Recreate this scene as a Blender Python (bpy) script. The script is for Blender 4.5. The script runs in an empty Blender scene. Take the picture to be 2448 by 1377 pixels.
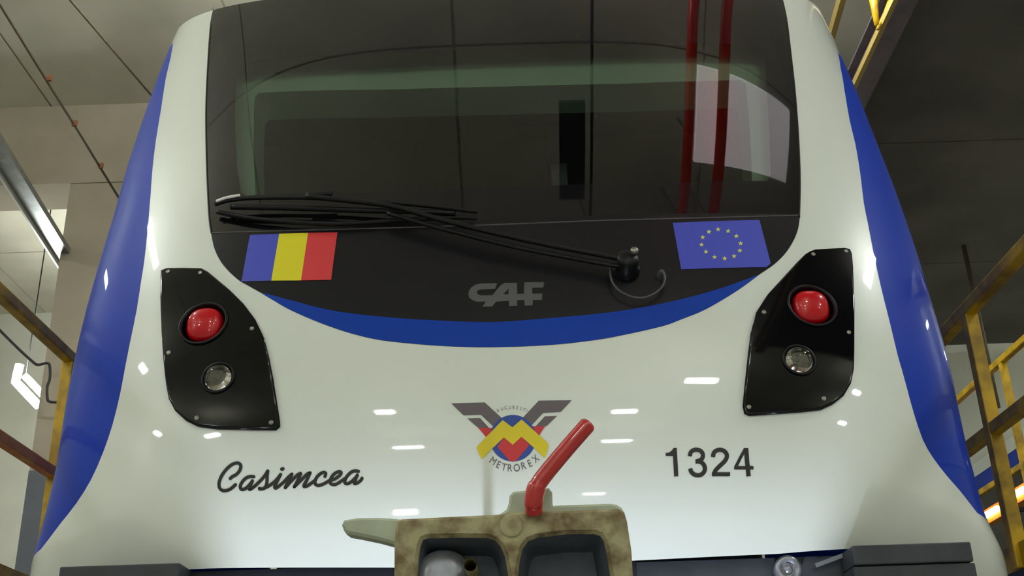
import bpy, bmesh, math, random
import numpy as np
from mathutils import Vector, Matrix
from mathutils.bvhtree import BVHTree
from mathutils.geometry import delaunay_2d_cdt
random.seed(7)
sc = bpy.context.scene
COL = sc.collection
# ---------------------------------------------------------------- camera, world, exposure
FPX = 2712.0; PITCH = math.radians(23.7); ROLL = math.radians(1.9)
CAM = Vector((0.012, 0.0, 0.45))
cF = Vector((0, math.cos(PITCH), math.sin(PITCH)))
_u0 = Vector((0, -math.sin(PITCH), math.cos(PITCH))); _r0 = Vector((1, 0, 0))
cR = _r0 * math.cos(ROLL) - _u0 * math.sin(ROLL)
cU = _u0 * math.cos(ROLL) + _r0 * math.sin(ROLL)
cam = bpy.data.cameras.new('camera'); cam.sensor_width = 36; cam.lens = 36 * FPX / 2448; cam.clip_start = 0.02
camo = bpy.data.objects.new('camera', cam); COL.objects.link(camo)
camo.matrix_world = Matrix(((cR.x, cU.x, -cF.x, CAM.x), (cR.y, cU.y, -cF.y, CAM.y), (cR.z, cU.z, -cF.z, CAM.z), (0, 0, 0, 1)))
sc.camera = camo
w = bpy.data.worlds.new('world'); sc.world = w; w.use_nodes = True
w.node_tree.nodes['Background'].inputs[0].default_value = (.8, .85, .8, 1)
w.node_tree.nodes['Background'].inputs[1].default_value = 0.05
sc.view_settings.view_transform = 'Standard'; sc.view_settings.look = 'None'
sc.view_settings.gamma = 1; sc.view_settings.use_curve_mapping = False
sc.view_settings.exposure = 0.16
LAMP_E = 105.0          # emission of the hall's fluorescent luminaires
FLOOD_W = 280.0         # cool flood lamp on the sunken floor under the coupler

def ray(px, py):
    return (cF * FPX + cR * (px - 1224) - cU * (py - 688.5)).normalized()
def atY(px, py, Y):
    d = ray(px, py); return CAM + d * ((Y - CAM.y) / d.y)
def atX(px, py, X):
    d = ray(px, py); return CAM + d * ((X - CAM.x) / d.x)
def atZ(px, py, Z):
    d = ray(px, py); return CAM + d * ((Z - CAM.z) / d.z)

# ---------------------------------------------------------------- materials
def srgb(r, g, b):
    f = lambda c: (c / 255 / 12.92) if c / 255 <= .04045 else ((c / 255 + .055) / 1.055) ** 2.4
    return (f(r), f(g), f(b), 1)
MATS = {}
def mat(name, col, rough=.5, metal=0, coat=0, ior=1.5, noise=0, nscale=8, col2=None, bump=0, emit=0, crough=.03, detail=4):
    if name in MATS: return MATS[name]
    m = bpy.data.materials.new(name); m.use_nodes = True; nt = m.node_tree; b = nt.nodes['Principled BSDF']
    b.inputs['Base Color'].default_value = col; b.inputs['Roughness'].default_value = rough
    b.inputs['Metallic'].default_value = metal; b.inputs['IOR'].default_value = ior
    b.inputs['Coat Weight'].default_value = coat; b.inputs['Coat Roughness'].default_value = crough
    if emit:
        b.inputs['Emission Color'].default_value = col; b.inputs['Emission Strength'].default_value = emit
    tc = nt.nodes.new('ShaderNodeTexCoord')
    nz = nt.nodes.new('ShaderNodeTexNoise'); nz.inputs['Scale'].default_value = nscale; nz.inputs['Detail'].default_value = detail
    nt.links.new(tc.outputs['Object'], nz.inputs['Vector'])
    if noise and not emit:
        mx = nt.nodes.new('ShaderNodeMix'); mx.data_type = 'RGBA'
        rp = nt.nodes.new('ShaderNodeValToRGB'); rp.color_ramp.elements[0].position = .38; rp.color_ramp.elements[1].position = .66
        nt.links.new(nz.outputs['Fac'], rp.inputs['Fac']); nt.links.new(rp.outputs['Color'], mx.inputs['Factor'])
        c2 = col2 or tuple([c * (1 - noise) for c in col[:3]] + [1])
        mx.inputs['A'].default_value = col; mx.inputs['B'].default_value = c2
        nt.links.new(mx.outputs['Result'], b.inputs['Base Color'])
    if bump:
        bp = nt.nodes.new('ShaderNodeBump'); bp.inputs['Strength'].default_value = bump; bp.inputs['Distance'].default_value = .01
        nt.links.new(nz.outputs['Fac'], bp.inputs['Height']); nt.links.new(bp.outputs['Normal'], b.inputs['Normal'])
    MATS[name] = m; return m
M_white = mat('white paint', srgb(226, 230, 222), .35, coat=1.0, noise=.02, nscale=2)
M_blue = mat('blue paint', srgb(0, 52, 176), .5, ior=1.25, coat=.35, noise=.05, nscale=3)
M_cres = mat('blue film', srgb(4, 58, 165), .5, ior=1.3)
M_frit = mat('black glass border', srgb(18, 16, 20), .03, ior=1.62, crough=.02)
M_lpan = mat('black panel', srgb(22, 21, 26), .28, ior=1.45)
M_black = mat('black gloss plastic', srgb(8, 8, 12), .06, ior=1.42)
M_rubber = mat('black rubber', srgb(8, 8, 12), .5, ior=1.35)
M_wip = mat('black wiper paint', srgb(8, 8, 12), .38, ior=1.35)
M_dark = mat('dark underframe', srgb(58, 62, 68), .55, noise=.25, nscale=14)
M_darker = mat('black underframe', srgb(28, 29, 38), .6, noise=.2, nscale=10)
M_dec_b = mat('black lettering film', srgb(22, 18, 18), .45)
M_grey = mat('grey film', srgb(98, 88, 92), .5)
M_maker = mat('grey badge film', srgb(82, 82, 84), .5)
M_yel = mat('yellow film', srgb(222, 200, 0), .45)
M_red = mat('red film', srgb(200, 34, 40), .45)
M_bl2 = mat('emblem blue film', srgb(20, 62, 150), .45)
M_fb = mat('flag blue film', srgb(64, 74, 190), .5)
M_fy = mat('flag yellow film', srgb(226, 214, 20), .5)
M_fr = mat('flag red film', srgb(212, 52, 58), .5)
M_star = mat('flag star film', srgb(214, 214, 120), .5)
M_screw = mat('screw steel', srgb(150, 148, 142), .35, metal=1)
M_chrome = mat('chrome reflector', srgb(120, 116, 104), .04, metal=1)
M_lens_r = mat('red lens', srgb(196, 2, 22), .3, coat=.7, nscale=60, ior=1.3)
M_handle = mat('red lever paint', srgb(188, 26, 26), .35, coat=.8, noise=.15, nscale=30)
M_olive = mat('grimy olive paint', srgb(168, 160, 122), .7, noise=.5, nscale=26, col2=srgb(112, 92, 62), bump=.5, detail=8)
M_pale = mat('pale green grey paint', srgb(176, 184, 160), .55, noise=.15, nscale=18)
M_cone = mat('worn steel', srgb(150, 152, 160), .3, metal=.6, noise=.45, nscale=18)
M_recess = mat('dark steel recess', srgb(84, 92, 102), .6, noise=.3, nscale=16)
M_rail = mat('yellow rail paint', srgb(216, 172, 10), .38, noise=.22, nscale=9, col2=srgb(150, 116, 20))
M_railo = mat('worn orange rail paint', srgb(240, 165, 64), .5, noise=.3, nscale=5, col2=srgb(222, 124, 60))
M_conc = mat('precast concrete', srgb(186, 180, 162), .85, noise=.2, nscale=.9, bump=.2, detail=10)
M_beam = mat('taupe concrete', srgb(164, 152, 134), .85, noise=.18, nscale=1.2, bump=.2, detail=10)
M_concd = mat('shaded concrete', srgb(98, 92, 86), .9, noise=.35, nscale=1.0, bump=.3, detail=10)  # dark tone stands in for the dim light under the slab
M_colw = mat('column whitewash', srgb(196, 194, 184), .8, noise=.1, nscale=2)
M_colg = mat('column grey enamel', srgb(84, 88, 96), .5, noise=.1, nscale=3)
M_wall = mat('white wall paint', srgb(205, 204, 190), .8, noise=.12, nscale=1.1, detail=8)
M_floor = mat('floor concrete', srgb(176, 174, 166), .6, noise=.25, nscale=1.2, detail=8)
M_conduit = mat('brown conduit', srgb(96, 84, 66), .6, noise=.3, nscale=20)
M_cable = mat('black cable', srgb(40, 40, 42), .6)
M_galv = mat('galvanised tray', srgb(150, 152, 150), .3, metal=.6, noise=.25, nscale=10)
M_girder = mat('mauve grey girder paint', srgb(120, 110, 118), .5, noise=.3, nscale=4)
M_pink = mat('red oxide girder paint', srgb(150, 66, 76), .6, noise=.3, nscale=4)
M_rpipe = mat('red pipe paint', srgb(255, 52, 44), .25, coat=.8)
M_tube = mat('lit fluorescent tube', (.93, 1, .97, 1), .5, emit=LAMP_E)
M_house = mat('lamp housing', srgb(200, 202, 200), .5)
M_warm = mat('lit warm tube', (1, .5, .16, 1), .5, emit=7)
M_trim = mat('pale green cab trim', srgb(176, 205, 180), .5)
M_cab = mat('cab grey panel', srgb(170, 170, 160), .6)
M_cabd = mat('cab dark panel', srgb(40, 44, 48), .5)
M_steel = mat('rail steel', srgb(120, 112, 104), .35, metal=.8)
M_seam = mat('seam dark', srgb(60, 58, 54), .9)
# tinted transparent windscreen glass
M_glass = bpy.data.materials.new('tinted windscreen glass'); M_glass.use_nodes = True
nt = M_glass.node_tree; nt.nodes.clear()
o_ = nt.nodes.new('ShaderNodeOutputMaterial'); mx = nt.nodes.new('ShaderNodeMixShader')
tr = nt.nodes.new('ShaderNodeBsdfTransparent'); tr.inputs[0].default_value = (.72, .78, .72, 1)
gl = nt.nodes.new('ShaderNodeBsdfGlossy'); gl.inputs['Roughness'].default_value = .012
fr = nt.nodes.new('ShaderNodeFresnel'); fr.inputs[0].default_value = 1.9
nt.links.new(fr.outputs[0], mx.inputs[0]); nt.links.new(tr.outputs[0], mx.inputs[1]); nt.links.new(gl.outputs[0], mx.inputs[2]); nt.links.new(mx.outputs[0], o_.inputs[0])
M_lglass = bpy.data.materials.new('clear lamp glass'); M_lglass.use_nodes = True
b = M_lglass.node_tree.nodes['Principled BSDF']; b.inputs['Transmission Weight'].default_value = 1; b.inputs['Roughness'].default_value = .02; b.inputs['IOR'].default_value = 1.5

# ---------------------------------------------------------------- helpers
def link(name, me, mats, parent=None, smooth=False):
    if not isinstance(mats, (list, tuple)): mats = [mats]
    for m in mats: me.materials.append(m)
    if smooth: me.polygons.foreach_set('use_smooth', [True] * len(me.polygons))
    o = bpy.data.objects.new(name, me); COL.objects.link(o)
    if parent: o.parent = parent
    return o
def from_bm(name, bm, mats, parent=None, smooth=False, bevel=0):
    bmesh.ops.recalc_face_normals(bm, faces=bm.faces)
    me = bpy.data.meshes.new(name); bm.to_mesh(me); bm.free()
    o = link(name, me, mats, parent, smooth)
    if bevel:
        md = o.modifiers.new('bevel', 'BEVEL'); md.width = bevel; md.segments = 2; md.limit_method = 'ANGLE'
    return o
def tag(o, label=None, cat=None, group=None, kind=None):
    if label: o['label'] = label
    if cat: o['category'] = cat
    if group: o['group'] = group
    if kind: o['kind'] = kind
    return o
def empty(name, loc=(0, 0, 0)):
    o = bpy.data.objects.new(name, None); o.location = loc; COL.objects.link(o); o.empty_display_size = .1
    return o
def bx(bm, x0, x1, y0, y1, z0, z1, mi=0):
    v = [bm.verts.new((x, y, z)) for x in (x0, x1) for y in (y0, y1) for z in (z0, z1)]
    for f in ((0, 1, 3, 2), (4, 6, 7, 5), (0, 4, 5, 1), (2, 3, 7, 6), (0, 2, 6, 4), (1, 5, 7, 3)):
        bm.faces.new([v[i] for i in f]).material_index = mi
def box(name, x0, x1, y0, y1, z0, z1, m, parent=None, bevel=0):
    bm = bmesh.new(); bx(bm, x0, x1, y0, y1, z0, z1); return from_bm(name, bm, m, parent, bevel=bevel)
def beam_pts(bm, a, b, w, h, up=Vector((0, 0, 1))):
    a = Vector(a); b = Vector(b); d = (b - a).normalized(); s = d.cross(up).normalized(); u = s.cross(d)
    v = [bm.verts.new(p + s * (i * w / 2) + u * (j * h / 2)) for p in (a, b) for i, j in ((-1, -1), (1, -1), (1, 1), (-1, 1))]
    for f in ((0, 1, 2, 3), (7, 6, 5, 4), (0, 4, 5, 1), (1, 5, 6, 2), (2, 6, 7, 3), (3, 7, 4, 0)): bm.faces.new([v[i] for i in f])
def bar(name, a, b, w, h, m, parent=None, bevel=0):
    bm = bmesh.new(); beam_pts(bm, a, b, w, h); return from_bm(name, bm, m, parent, bevel=bevel)
def catmull(P, n=8, closed=False):
    P = [tuple(p) for p in P]; out = []; N = len(P)
    for i in range(N if closed else N - 1):
        if closed: p0, p1, p2, p3 = P[i - 1], P[i], P[(i + 1) % N], P[(i + 2) % N]
        else: p0, p1, p2, p3 = P[max(i - 1, 0)], P[i], P[i + 1], P[min(i + 2, N - 1)]
        for k in range(n):
            t = k / n
            out.append(tuple(.5 * (2 * b + (c - a) * t + (2 * a - 5 * b + 4 * c - d) * t * t + (3 * b - a - 3 * c + d) * t ** 3) for a, b, c, d in zip(p0, p1, p2, p3)))
    if not closed: out.append(P[-1])
    return out
def tube_bm(bm, pts, r, seg=12, caps=True):
    pts = [Vector(p) for p in pts]; N = len(pts)
    rs = r if isinstance(r, (list, tuple)) else [r] * N
    rings = []; ref = None
    for i, p in enumerate(pts):
        d = (pts[min(i + 1, N - 1)] - pts[max(i - 1, 0)]).normalized()
        if ref is None: ref = d.orthogonal().normalized()
        ref = (ref - d * ref.dot(d)).normalized(); q = d.cross(ref)
        rings.append([bm.verts.new(p + (ref * math.cos(a) + q * math.sin(a)) * rs[i]) for a in [2 * math.pi * k / seg for k in range(seg)]])
    for a, b in zip(rings, rings[1:]):
        for k in range(seg): bm.faces.new((a[k], a[(k + 1) % seg], b[(k + 1) % seg], b[k]))
    if caps: bm.faces.new(rings[0][::-1]); bm.faces.new(rings[-1])
def tube(name, pts, r, m, parent=None, seg=12):
    bm = bmesh.new(); tube_bm(bm, pts, r, seg); return from_bm(name, bm, m, parent, smooth=True)
def lathe(name, prof, origin, axis, m, parent=None, seg=40, sq=0):
    """revolve (radius, height) about axis at origin; sq>0 squares the circle a little"""
    axis = axis.normalized(); e1 = Vector((1, 0, 0)); e1 = (e1 - axis * e1.dot(axis)).normalized(); e2 = axis.cross(e1)
    bm = bmesh.new(); rings = []
    for r, h in prof:
        if r < 1e-6: rings.append([bm.verts.new(origin + axis * h)]); continue
        R = []
        for k in range(seg):
            a = 2 * math.pi * k / seg; c, s = math.cos(a), math.sin(a)
            q = 1.0 if not sq else 1 / (abs(c) ** (2 + sq) + abs(s) ** (2 + sq)) ** (1 / (2 + sq))
            R.append(bm.verts.new(origin + axis * h + (e1 * c + e2 * s) * r * q))
        rings.append(R)
    for a, b in zip(rings, rings[1:]):
        for k in range(seg):
            if len(a) == 1 and len(b) == 1: break
            if len(a) == 1: bm.faces.new((a[0], b[k], b[(k + 1) % seg]))
            elif len(b) == 1: bm.faces.new((a[k], a[(k + 1) % seg], b[0]))
            else: bm.faces.new((a[k], a[(k + 1) % seg], b[(k + 1) % seg], b[k]))
    return from_bm(name, bm, m, parent, smooth=True)

# ---------------------------------------------------------------- the nose surface S(t, z)
PC = [0.00612456, -0.06052186, 0.17149053, 0.08379011, -0.66284795, 3.81018567]
WZ = [.7, 1.0, 1.06, 1.12, 1.18, 1.24, 1.3, 1.36, 1.42, 1.54, 1.72, 1.96, 2.2, 2.5, 2.8, 3.1, 3.4, 3.7, 4.3]
WL = [1.575, 1.57, 1.568, 1.563, 1.553, 1.542, 1.534, 1.526, 1.520, 1.521, 1.528, 1.534, 1.539, 1.542, 1.558, 1.563, 1.567, 1.564, 1.56]
WR = [1.575, 1.57, 1.561, 1.539, 1.516, 1.507, 1.505, 1.500, 1.497, 1.499, 1.508, 1.511, 1.521, 1.530, 1.535, 1.542, 1.540, 1.542, 1.54]
_zf = np.linspace(.6, 4.3, 371)
def _smooth(T):
    a = np.interp(_zf, WZ, T); k = np.ones(9) / 9
    return np.convolve(np.pad(a, 4, mode='edge'), k, 'valid')
_WLf, _WRf = _smooth(WL), _smooth(WR)
DD, PP, LQ = .5, 3.4, 2.0
_a = np.linspace(0, math.pi / 2, 4000)
_cx = np.sin(_a) ** (2 / PP); _cy = 1 - np.cos(_a) ** (2 / PP)
_s = np.concatenate([[0], np.cumsum(np.hypot(np.diff(_cx) * 1.53, np.diff(_cy) * DD))]); ARC = _s[-1]; _s /= ARC
def Y0(z): return np.polyval(PC, z)
RIDGE = None
def bumpf(t, z):
    if RIDGE is None: return 0 * t
    ta, za, ko, ki, k = RIDGE
    at = np.abs(t)
    d1 = za - ko * (at - ta) - z; d2 = za + ki * (at - ta) - z
    sp = lambda d, w: w * np.logaddexp(0, d / w)
    d = -np.logaddexp(-d1 / .02, -d2 / .02) * .02
    return k * sp(d, .012)
def S(t, z, bump=True):
    t = np.asarray(t, float); z = np.asarray(z, float); at = np.abs(t)
    W = np.where(t < 0, np.interp(z, _zf, _WLf), np.interp(z, _zf, _WRf))
    ac = np.minimum(at, 1)
    x = np.sign(t) * W * np.interp(ac, _s, _cx)
    y = Y0(z) + DD * np.interp(ac, _s, _cy) + np.maximum(at - 1, 0) * LQ
    if bump: y = y + bumpf(t, z)
    return np.stack([x, y, z + 0 * x], -1)
def Nrm(t, z):
    e = 2e-3; t = np.asarray(t, float); z = np.asarray(z, float)
    a = S(t + e, z) - S(t - e, z); b_ = S(t, z + e) - S(t, z - e)
    n = np.cross(a, b_); return n / np.linalg.norm(n, axis=-1, keepdims=True)
TT = np.linspace(-1.15, 1.15, 4601)
def build_bvh():
    ts = np.linspace(-1.15, 1.15, 231); zs = np.linspace(.7, 4.2, 141)
    T, Z = np.meshgrid(ts, zs); P = S(T, Z).reshape(-1, 3); n = len(ts)
    F = [(j * n + i, j * n + i + 1, (j + 1) * n + i + 1, (j + 1) * n + i) for j in range(len(zs) - 1) for i in range(n - 1)]
    return BVHTree.FromPolygons([tuple(p) for p in P], F)
bvh = build_bvh()
def tz(px, py):
    d = ray(px, py); h = bvh.ray_cast(CAM, d)
    if h[0] is None: raise ValueError('miss %s %s' % (px, py))
    L = h[0]; z = L.z; P = S(TT, np.full(len(TT), z)); k = int(np.argmin((P[:, 0] - L.x) ** 2 + (P[:, 1] - L.y) ** 2))
    k = min(max(k, 1), len(TT) - 2); best = None
    for a in (k - 1, k):
        v = P[a + 1] - P[a]; u = ((L.x - P[a][0]) * v[0] + (L.y - P[a][1]) * v[1]) / (v[0] ** 2 + v[1] ** 2); u = min(1, max(0, u))
        q = P[a] + v * u; dd = (q[0] - L.x) ** 2 + (q[1] - L.y) ** 2
        if best is None or dd < best[0]: best = (dd, TT[a] + u * (TT[1] - TT[0]))
    return (best[1], z)
def on(px, py, off=0.0):
    t, z = tz(px, py); n = Nrm(t, z); p = S(t, z) + n * off; return Vector(p)
def nrm_at(px, py):
    t, z = tz(px, py); return Vector(Nrm(t, z))
# crease of the lower corners: apex, outward slope, inward slope, setback
_ta, _za = tz(2125, 1172); RT = (abs(tz(2150, 1180)[0]), 0)
RIDGE = (_ta, _za, .62, 1.1, .30)
bvh = build_bvh()

def inside(pt, poly):
    x, y = pt; c = False; j = len(poly) - 1
    for i in range(len(poly)):
        xi, yi = poly[i]; xj, yj = poly[j]
        if (yi > y) != (yj > y) and x < (xj - xi) * (y - yi) / (yj - yi) + xi: c = not c
        j = i
    return c
def cdt_region(outer, holes=(), step=.03):
    """triangulate a region given in isotropic surface coordinates"""
    loops = [outer] + list(holes); V = []; Ed = []
    for L in loops:
        b0 = len(V)
        for p in L: V.append(Vector(p))
        Ed += [(b0 + i, b0 + (i + 1) % len(L)) for i in range(len(L))]
    arr = np.array([p for L in loops for p in L]); xs = arr[:, 0]; ys = arr[:, 1]
    def ok(p): return inside(p, outer) and not any(inside(p, h) for h in holes)
    x = xs.min() + step / 2
    while x < xs.max():
        y = ys.min() + step / 2
        while y < ys.max():
            if ok((x, y)) and ((arr - (x, y)) ** 2).sum(1).min() > (step * .3) ** 2: V.append(Vector((x, y)))
            y += step
        x += step
    r = delaunay_2d_cdt(V, Ed, [], 0, 1e-7)
    vs = [tuple(v) for v in r[0]]; fs = []
    for f in r[2]:
        c = (sum(vs[i][0] for i in f) / 3, sum(vs[i][1] for i in f) / 3)
        if ok(c): fs.append(tuple(f))
    return vs, fs
def dense(loop, step=.03):
    out = []
    for a, b in zip(loop, loop[1:] + loop[:1]):
        n = max(1, int(math.hypot(a[0] - b[0], a[1] - b[1]) / step))
        out += [(a[0] + (b[0] - a[0]) * k / n, a[1] + (b[1] - a[1]) * k / n) for k in range(n)]
    return out
def iso(P): return [(tz(*p)[0] * ARC, tz(*p)[1]) for p in P]     # photo outline -> surface coordinates
class SurfMesh:
    def __init__(s): s.v = []; s.n = []; s.f = []; s.m = []
    def add(s, vs, fs, off=0.0, mi=0):
        a = np.array(vs); t = a[:, 0] / ARC; z = a[:, 1]; N = Nrm(t, z); P = S(t, z) + N * off; b0 = len(s.v)
        s.v += [tuple(p) for p in P]; s.n += [tuple(q) for q in N]
        s.f += [tuple(i + b0 for i in f) for f in fs]; s.m += [mi] * len(fs)
        return s
    def region(s, outer, holes=(), off=0.0, mi=0, step=.03):
        outer = dense(outer, step); holes = [dense(h, step) for h in holes]
        vs, fs = cdt_region(outer, holes, step); return s.add(vs, fs, off, mi)
    def build(s, name, mats, parent=None):
        me = bpy.data.meshes.new(name); me.from_pydata(s.v, [], s.f)
        o = link(name, me, mats, parent, True)
        me.polygons.foreach_set('material_index', s.m)
        # orientation: make every face agree with its analytic normal
        bm = bmesh.new(); bm.from_mesh(me); bm.faces.ensure_lookup_table()
        bad = [f for f in bm.faces if f.normal.dot(Vector(s.n[f.verts[0].index])) < 0]
        bmesh.ops.reverse_faces(bm, faces=bad); bm.to_mesh(me); bm.free()
        me.normals_split_custom_set_from_vertices(s.n); me.update()
        return o

# ---------------------------------------------------------------- photo outlines on the nose
BL = [(414, 102), (408, 138), (396, 189), (385, 261), (374, 327), (365, 399), (358, 490), (352, 559), (345, 624), (338, 668), (327, 740), (312, 813), (298, 884), (287, 942), (269, 1015), (247, 1080), (218, 1146), (182, 1204), (145, 1251), (118, 1287), (98, 1313)]
BR = [(2003, 125), (2018, 211), (2031, 287), (2045, 345), (2057, 418), (2065, 485), (2075, 535), (2088, 603), (2106, 686), (2126, 766), (2146, 849), (2155, 880), (2169, 931), (2184, 986), (2206, 1051), (2231, 1095), (2264, 1138), (2293, 1171), (2316, 1200), (2336, 1226)]
LEFT = [(515, 6), (503, 54), (496, 145), (491, 254), (492, 363), (495, 450), (499, 520), (504, 554), (514, 598), (534, 634), (567, 667), (595, 684), (622, 699)]
RIGHT = [(1816, 656), (1852, 631), (1881, 601), (1903, 562), (1912, 520), (1914, 453), (1913, 390), (1909, 309), (1902, 218), (1892, 127), (1882, 47), (1871, -4)]
CLOW = [(622, 699), (660, 722), (698, 743), (771, 774), (843, 798), (916, 814), (1025, 825), (1134, 830), (1230, 829), (1325, 824), (1400, 816), (1470, 805), (1579, 781), (1630, 763), (1688, 739), (1761, 696), (1816, 656)]
CUP = [(622, 699), (680, 714), (771, 738), (843, 750), (952, 761), (1097, 769), (1190, 770), (1289, 763), (1434, 750), (1543, 734), (1652, 710), (1725, 689), (1779, 670), (1816, 656)]
iL, iR = iso(catmull(LEFT, 4)), iso(catmull(RIGHT, 4))
iLOW, iUP = iso(catmull(CLOW, 4)), iso(catmull(CUP, 4))
ZTOP = 3.735
iL[0] = (iL[0][0], ZTOP); iR[-1] = (iR[-1][0], ZTOP)
seamL, seamR = tz(504, 556), tz(1912, 517)
zs_ = .5 * (seamL[1] + seamR[1])
glass_all = [p for p in iL if p[1] > zs_ + .003]
xl = iL[0][0]
def x_at(loop, z):
    for a, b in zip(loop, loop[1:]):
        if (a[1] - z) * (b[1] - z) <= 0 and a[1] != b[1]: return a[0] + (b[0] - a[0]) * (z - a[1]) / (b[1] - a[1])
sl, sr = (x_at(iL, zs_), zs_), (x_at(iR, zs_), zs_)
glassL = [p for p in iL if p[1] > zs_ + .004] + [sl]
glassR = [sr] + [p for p in iR if p[1] > zs_ + .004]
lowL = [sl] + [p for p in iL if p[1] < zs_ - .004]
lowR = [p for p in iR if p[1] < zs_ - .004] + [sr]
LAMPL = [(387, 662), (388, 651), (402, 645), (440, 644.5), (485, 645.5), (501, 654), (552, 697), (584, 729), (612, 767), (632, 809), (644, 856), (654, 908), (662, 959), (670, 1010), (670, 1021), (660, 1029.5), (600, 1029), (520, 1027), (475, 1021), (446, 1007), (421, 984), (406, 956), (400, 924), (394, 869), (389, 799), (386, 716)]
LAMPR = [(1932, 606), (1945, 601), (2016, 597), (2029, 600), (2034, 612), (2037, 644), (2040, 724), (2040, 804), (2039, 884), (2032, 919), (2015, 948), (1989, 968), (1961, 981), (1919, 986), (1850, 991), (1791, 995), (1779, 990), (1775, 972), (1782, 900), (1788, 845), (1794, 797), (1807, 749), (1833, 708), (1868, 669), (1900, 634), (1922, 612)]
CLEAR = [(565, 160), (575, 150), (900, 130), (1200, 115), (1500, 106), (1815, 108), (1826, 116), (1834, 230), (1840, 330), (1842, 420), (1834, 433), (1600, 437), (1200, 447), (900, 457), (590, 468), (576, 462), (567, 400), (562, 280)]

# ================================================================ THE TRAIN
train = empty('metro_train', (0, 3.3, 0.0))
tag(train, 'white and blue metro train seen head-on with dark windscreen and red lamps', 'train')
class P0: pass
def T(o):            # parent to the train keeping world coordinates
    o.parent = train; o.matrix_parent_inverse = Matrix.Translation((0, -3.3, 0)); return o
def sub(o, par):     # sub-part (parent already sits at the world origin of its geometry)
    o.parent = par; return o

# --- white body shell
TM = 2.6
zb = .76
cutL, cutR = tz(215, 1362), tz(2245, 1303)
bot = iso([(2230, 1303), (2035, 1312), (1860, 1324), (1500, 1341), (949, 1357), (432, 1362), (230, 1366)])
bot = [(p[0], p[1]) for p in bot]
iBL, iBR = iso(catmull(BL, 2)), iso(catmull(BR, 2))
# close the blue bands past the corner
def close_blue(I, sgn):
    top, low = I[0], I[-1]
    return I + [(sgn * 1.02 * ARC, low[1] - .055), (sgn * 1.12 * ARC, low[1] - .07), (sgn * TM * ARC, low[1] - .07), (sgn * TM * ARC, top[1] + .05), (sgn * 1.12 * ARC, top[1] + .05), (sgn * 1.0 * ARC, top[1] + .02)]
blueL, blueR = close_blue(iBL, -1), close_blue(iBR, 1)
# front skin
E1 = 1.15 * ARC
hole_main = iL + iLOW[1:-1] + iR
shell_outer = [(E1, zb)] + [(bot[0][0], zb)] + bot + [(bot[-1][0], zb), (-E1, zb), (-E1, ZTOP)] + [iL[0]] + (iL[1:] + iLOW[1:-1] + iR[:-1]) + [iR[-1], (E1, ZTOP)]
def clipE(loop, sgn):
    out = []
    for p in loop: out.append((max(-E1, min(E1, p[0])), p[1]))
    r = []
    for p in out:
        if not r or math.hypot(p[0] - r[-1][0], p[1] - r[-1][1]) > 1e-5: r.append(p)
    return r
bLc, bRc = clipE(blueL, -1), clipE(blueR, 1)
shrink = lambda loop: [(p[0] * (1 - 1e-4), p[1]) for p in loop]
lampL, lampR = iso(LAMPL), iso(LAMPR)
def ring_circle(px, py, r):
    t, z = tz(px, py); return [(t * ARC + r * math.cos(a), z + r * math.sin(a)) for a in [2 * math.pi * k / 36 for k in range(36)]]
RED_L, WHT_L, RED_R, WHT_R = (490, 779), (525, 908), (1938, 737), (1907, 866)
sm = SurfMesh(); sm.region(shell_outer, [shrink(bLc), shrink(bRc)] + [ring_circle(*RED_L, .079), ring_circle(*RED_R, .079), ring_circle(*WHT_L, .050), ring_circle(*WHT_R, .050)], 0, 0, .03)
T(sm.build('body_shell', M_white, None))
for nm, loop, lab in (('side_band', bLc, 'blue band on the left corner'), ('side_band', bRc, 'blue band on the right corner')):
    sm = SurfMesh(); sm.region(loop, [], 0, 0, .03)
    o = T(sm.build(nm, M_blue)); o['label'] = lab
# side walls behind the corners
for s in (-1, 1):
    sm = SurfMesh(); zt, zl = (blueL if s < 0 else blueR)[-2][1], (blueL if s < 0 else blueR)[-4][1]
    vs = []; fs = []; mi = []
    zz = list(np.linspace(zb, zl, 6)) + list(np.linspace(zl, zt, 30))[1:] + list(np.linspace(zt, ZTOP, 4))[1:]
    xx = np.linspace(1.15, TM, 12) * s * ARC
    for z in zz:
        for x in xx: vs.append((x, z))
    for j in range(len(zz) - 1):
        for i in range(len(xx) - 1):
            fs.append((j * 12 + i, j * 12 + i + 1, (j + 1) * 12 + i + 1, (j + 1) * 12 + i))
    sm.add(vs, fs); sm.m = [1 if zl - 1e-6 < zz[k // 11] < zt - 1e-6 else 0 for k in range(len(fs))]
    T(sm.build('side_wall', [M_white, M_blue]))
# roof
ts = np.concatenate([np.linspace(-TM, -1, 8), np.linspace(-.98, .98, 60), np.linspace(1, TM, 8)])
P = S(ts, np.full(len(ts), ZTOP)); bm = bmesh.new(); rows = []
for k in range(6):
    u = k / 5; a = []
    for p in P:
        q = (p[0] * (1 - .10 * u), p[1] + .22 * u * (1 if p[1] < 8 else 0), ZTOP + .07 * math.sin(u * math.pi / 2))
        a.append(bm.verts.new(q))
    rows.append(a)
for a, b_ in zip(rows, rows[1:]):
    for i in range(len(ts) - 1): bm.faces.new((a[i], a[i + 1], b_[i + 1], b_[i]))
bm.faces.new(rows[-1])
T(from_bm('roof', bm, M_black))
bm = bmesh.new(); yb = float(S(TM, 2.0)[1]); bx(bm, -1.5, 1.5, yb - .02, yb + .02, zb, ZTOP); T(from_bm('end_wall', bm, M_cabd))

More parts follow.
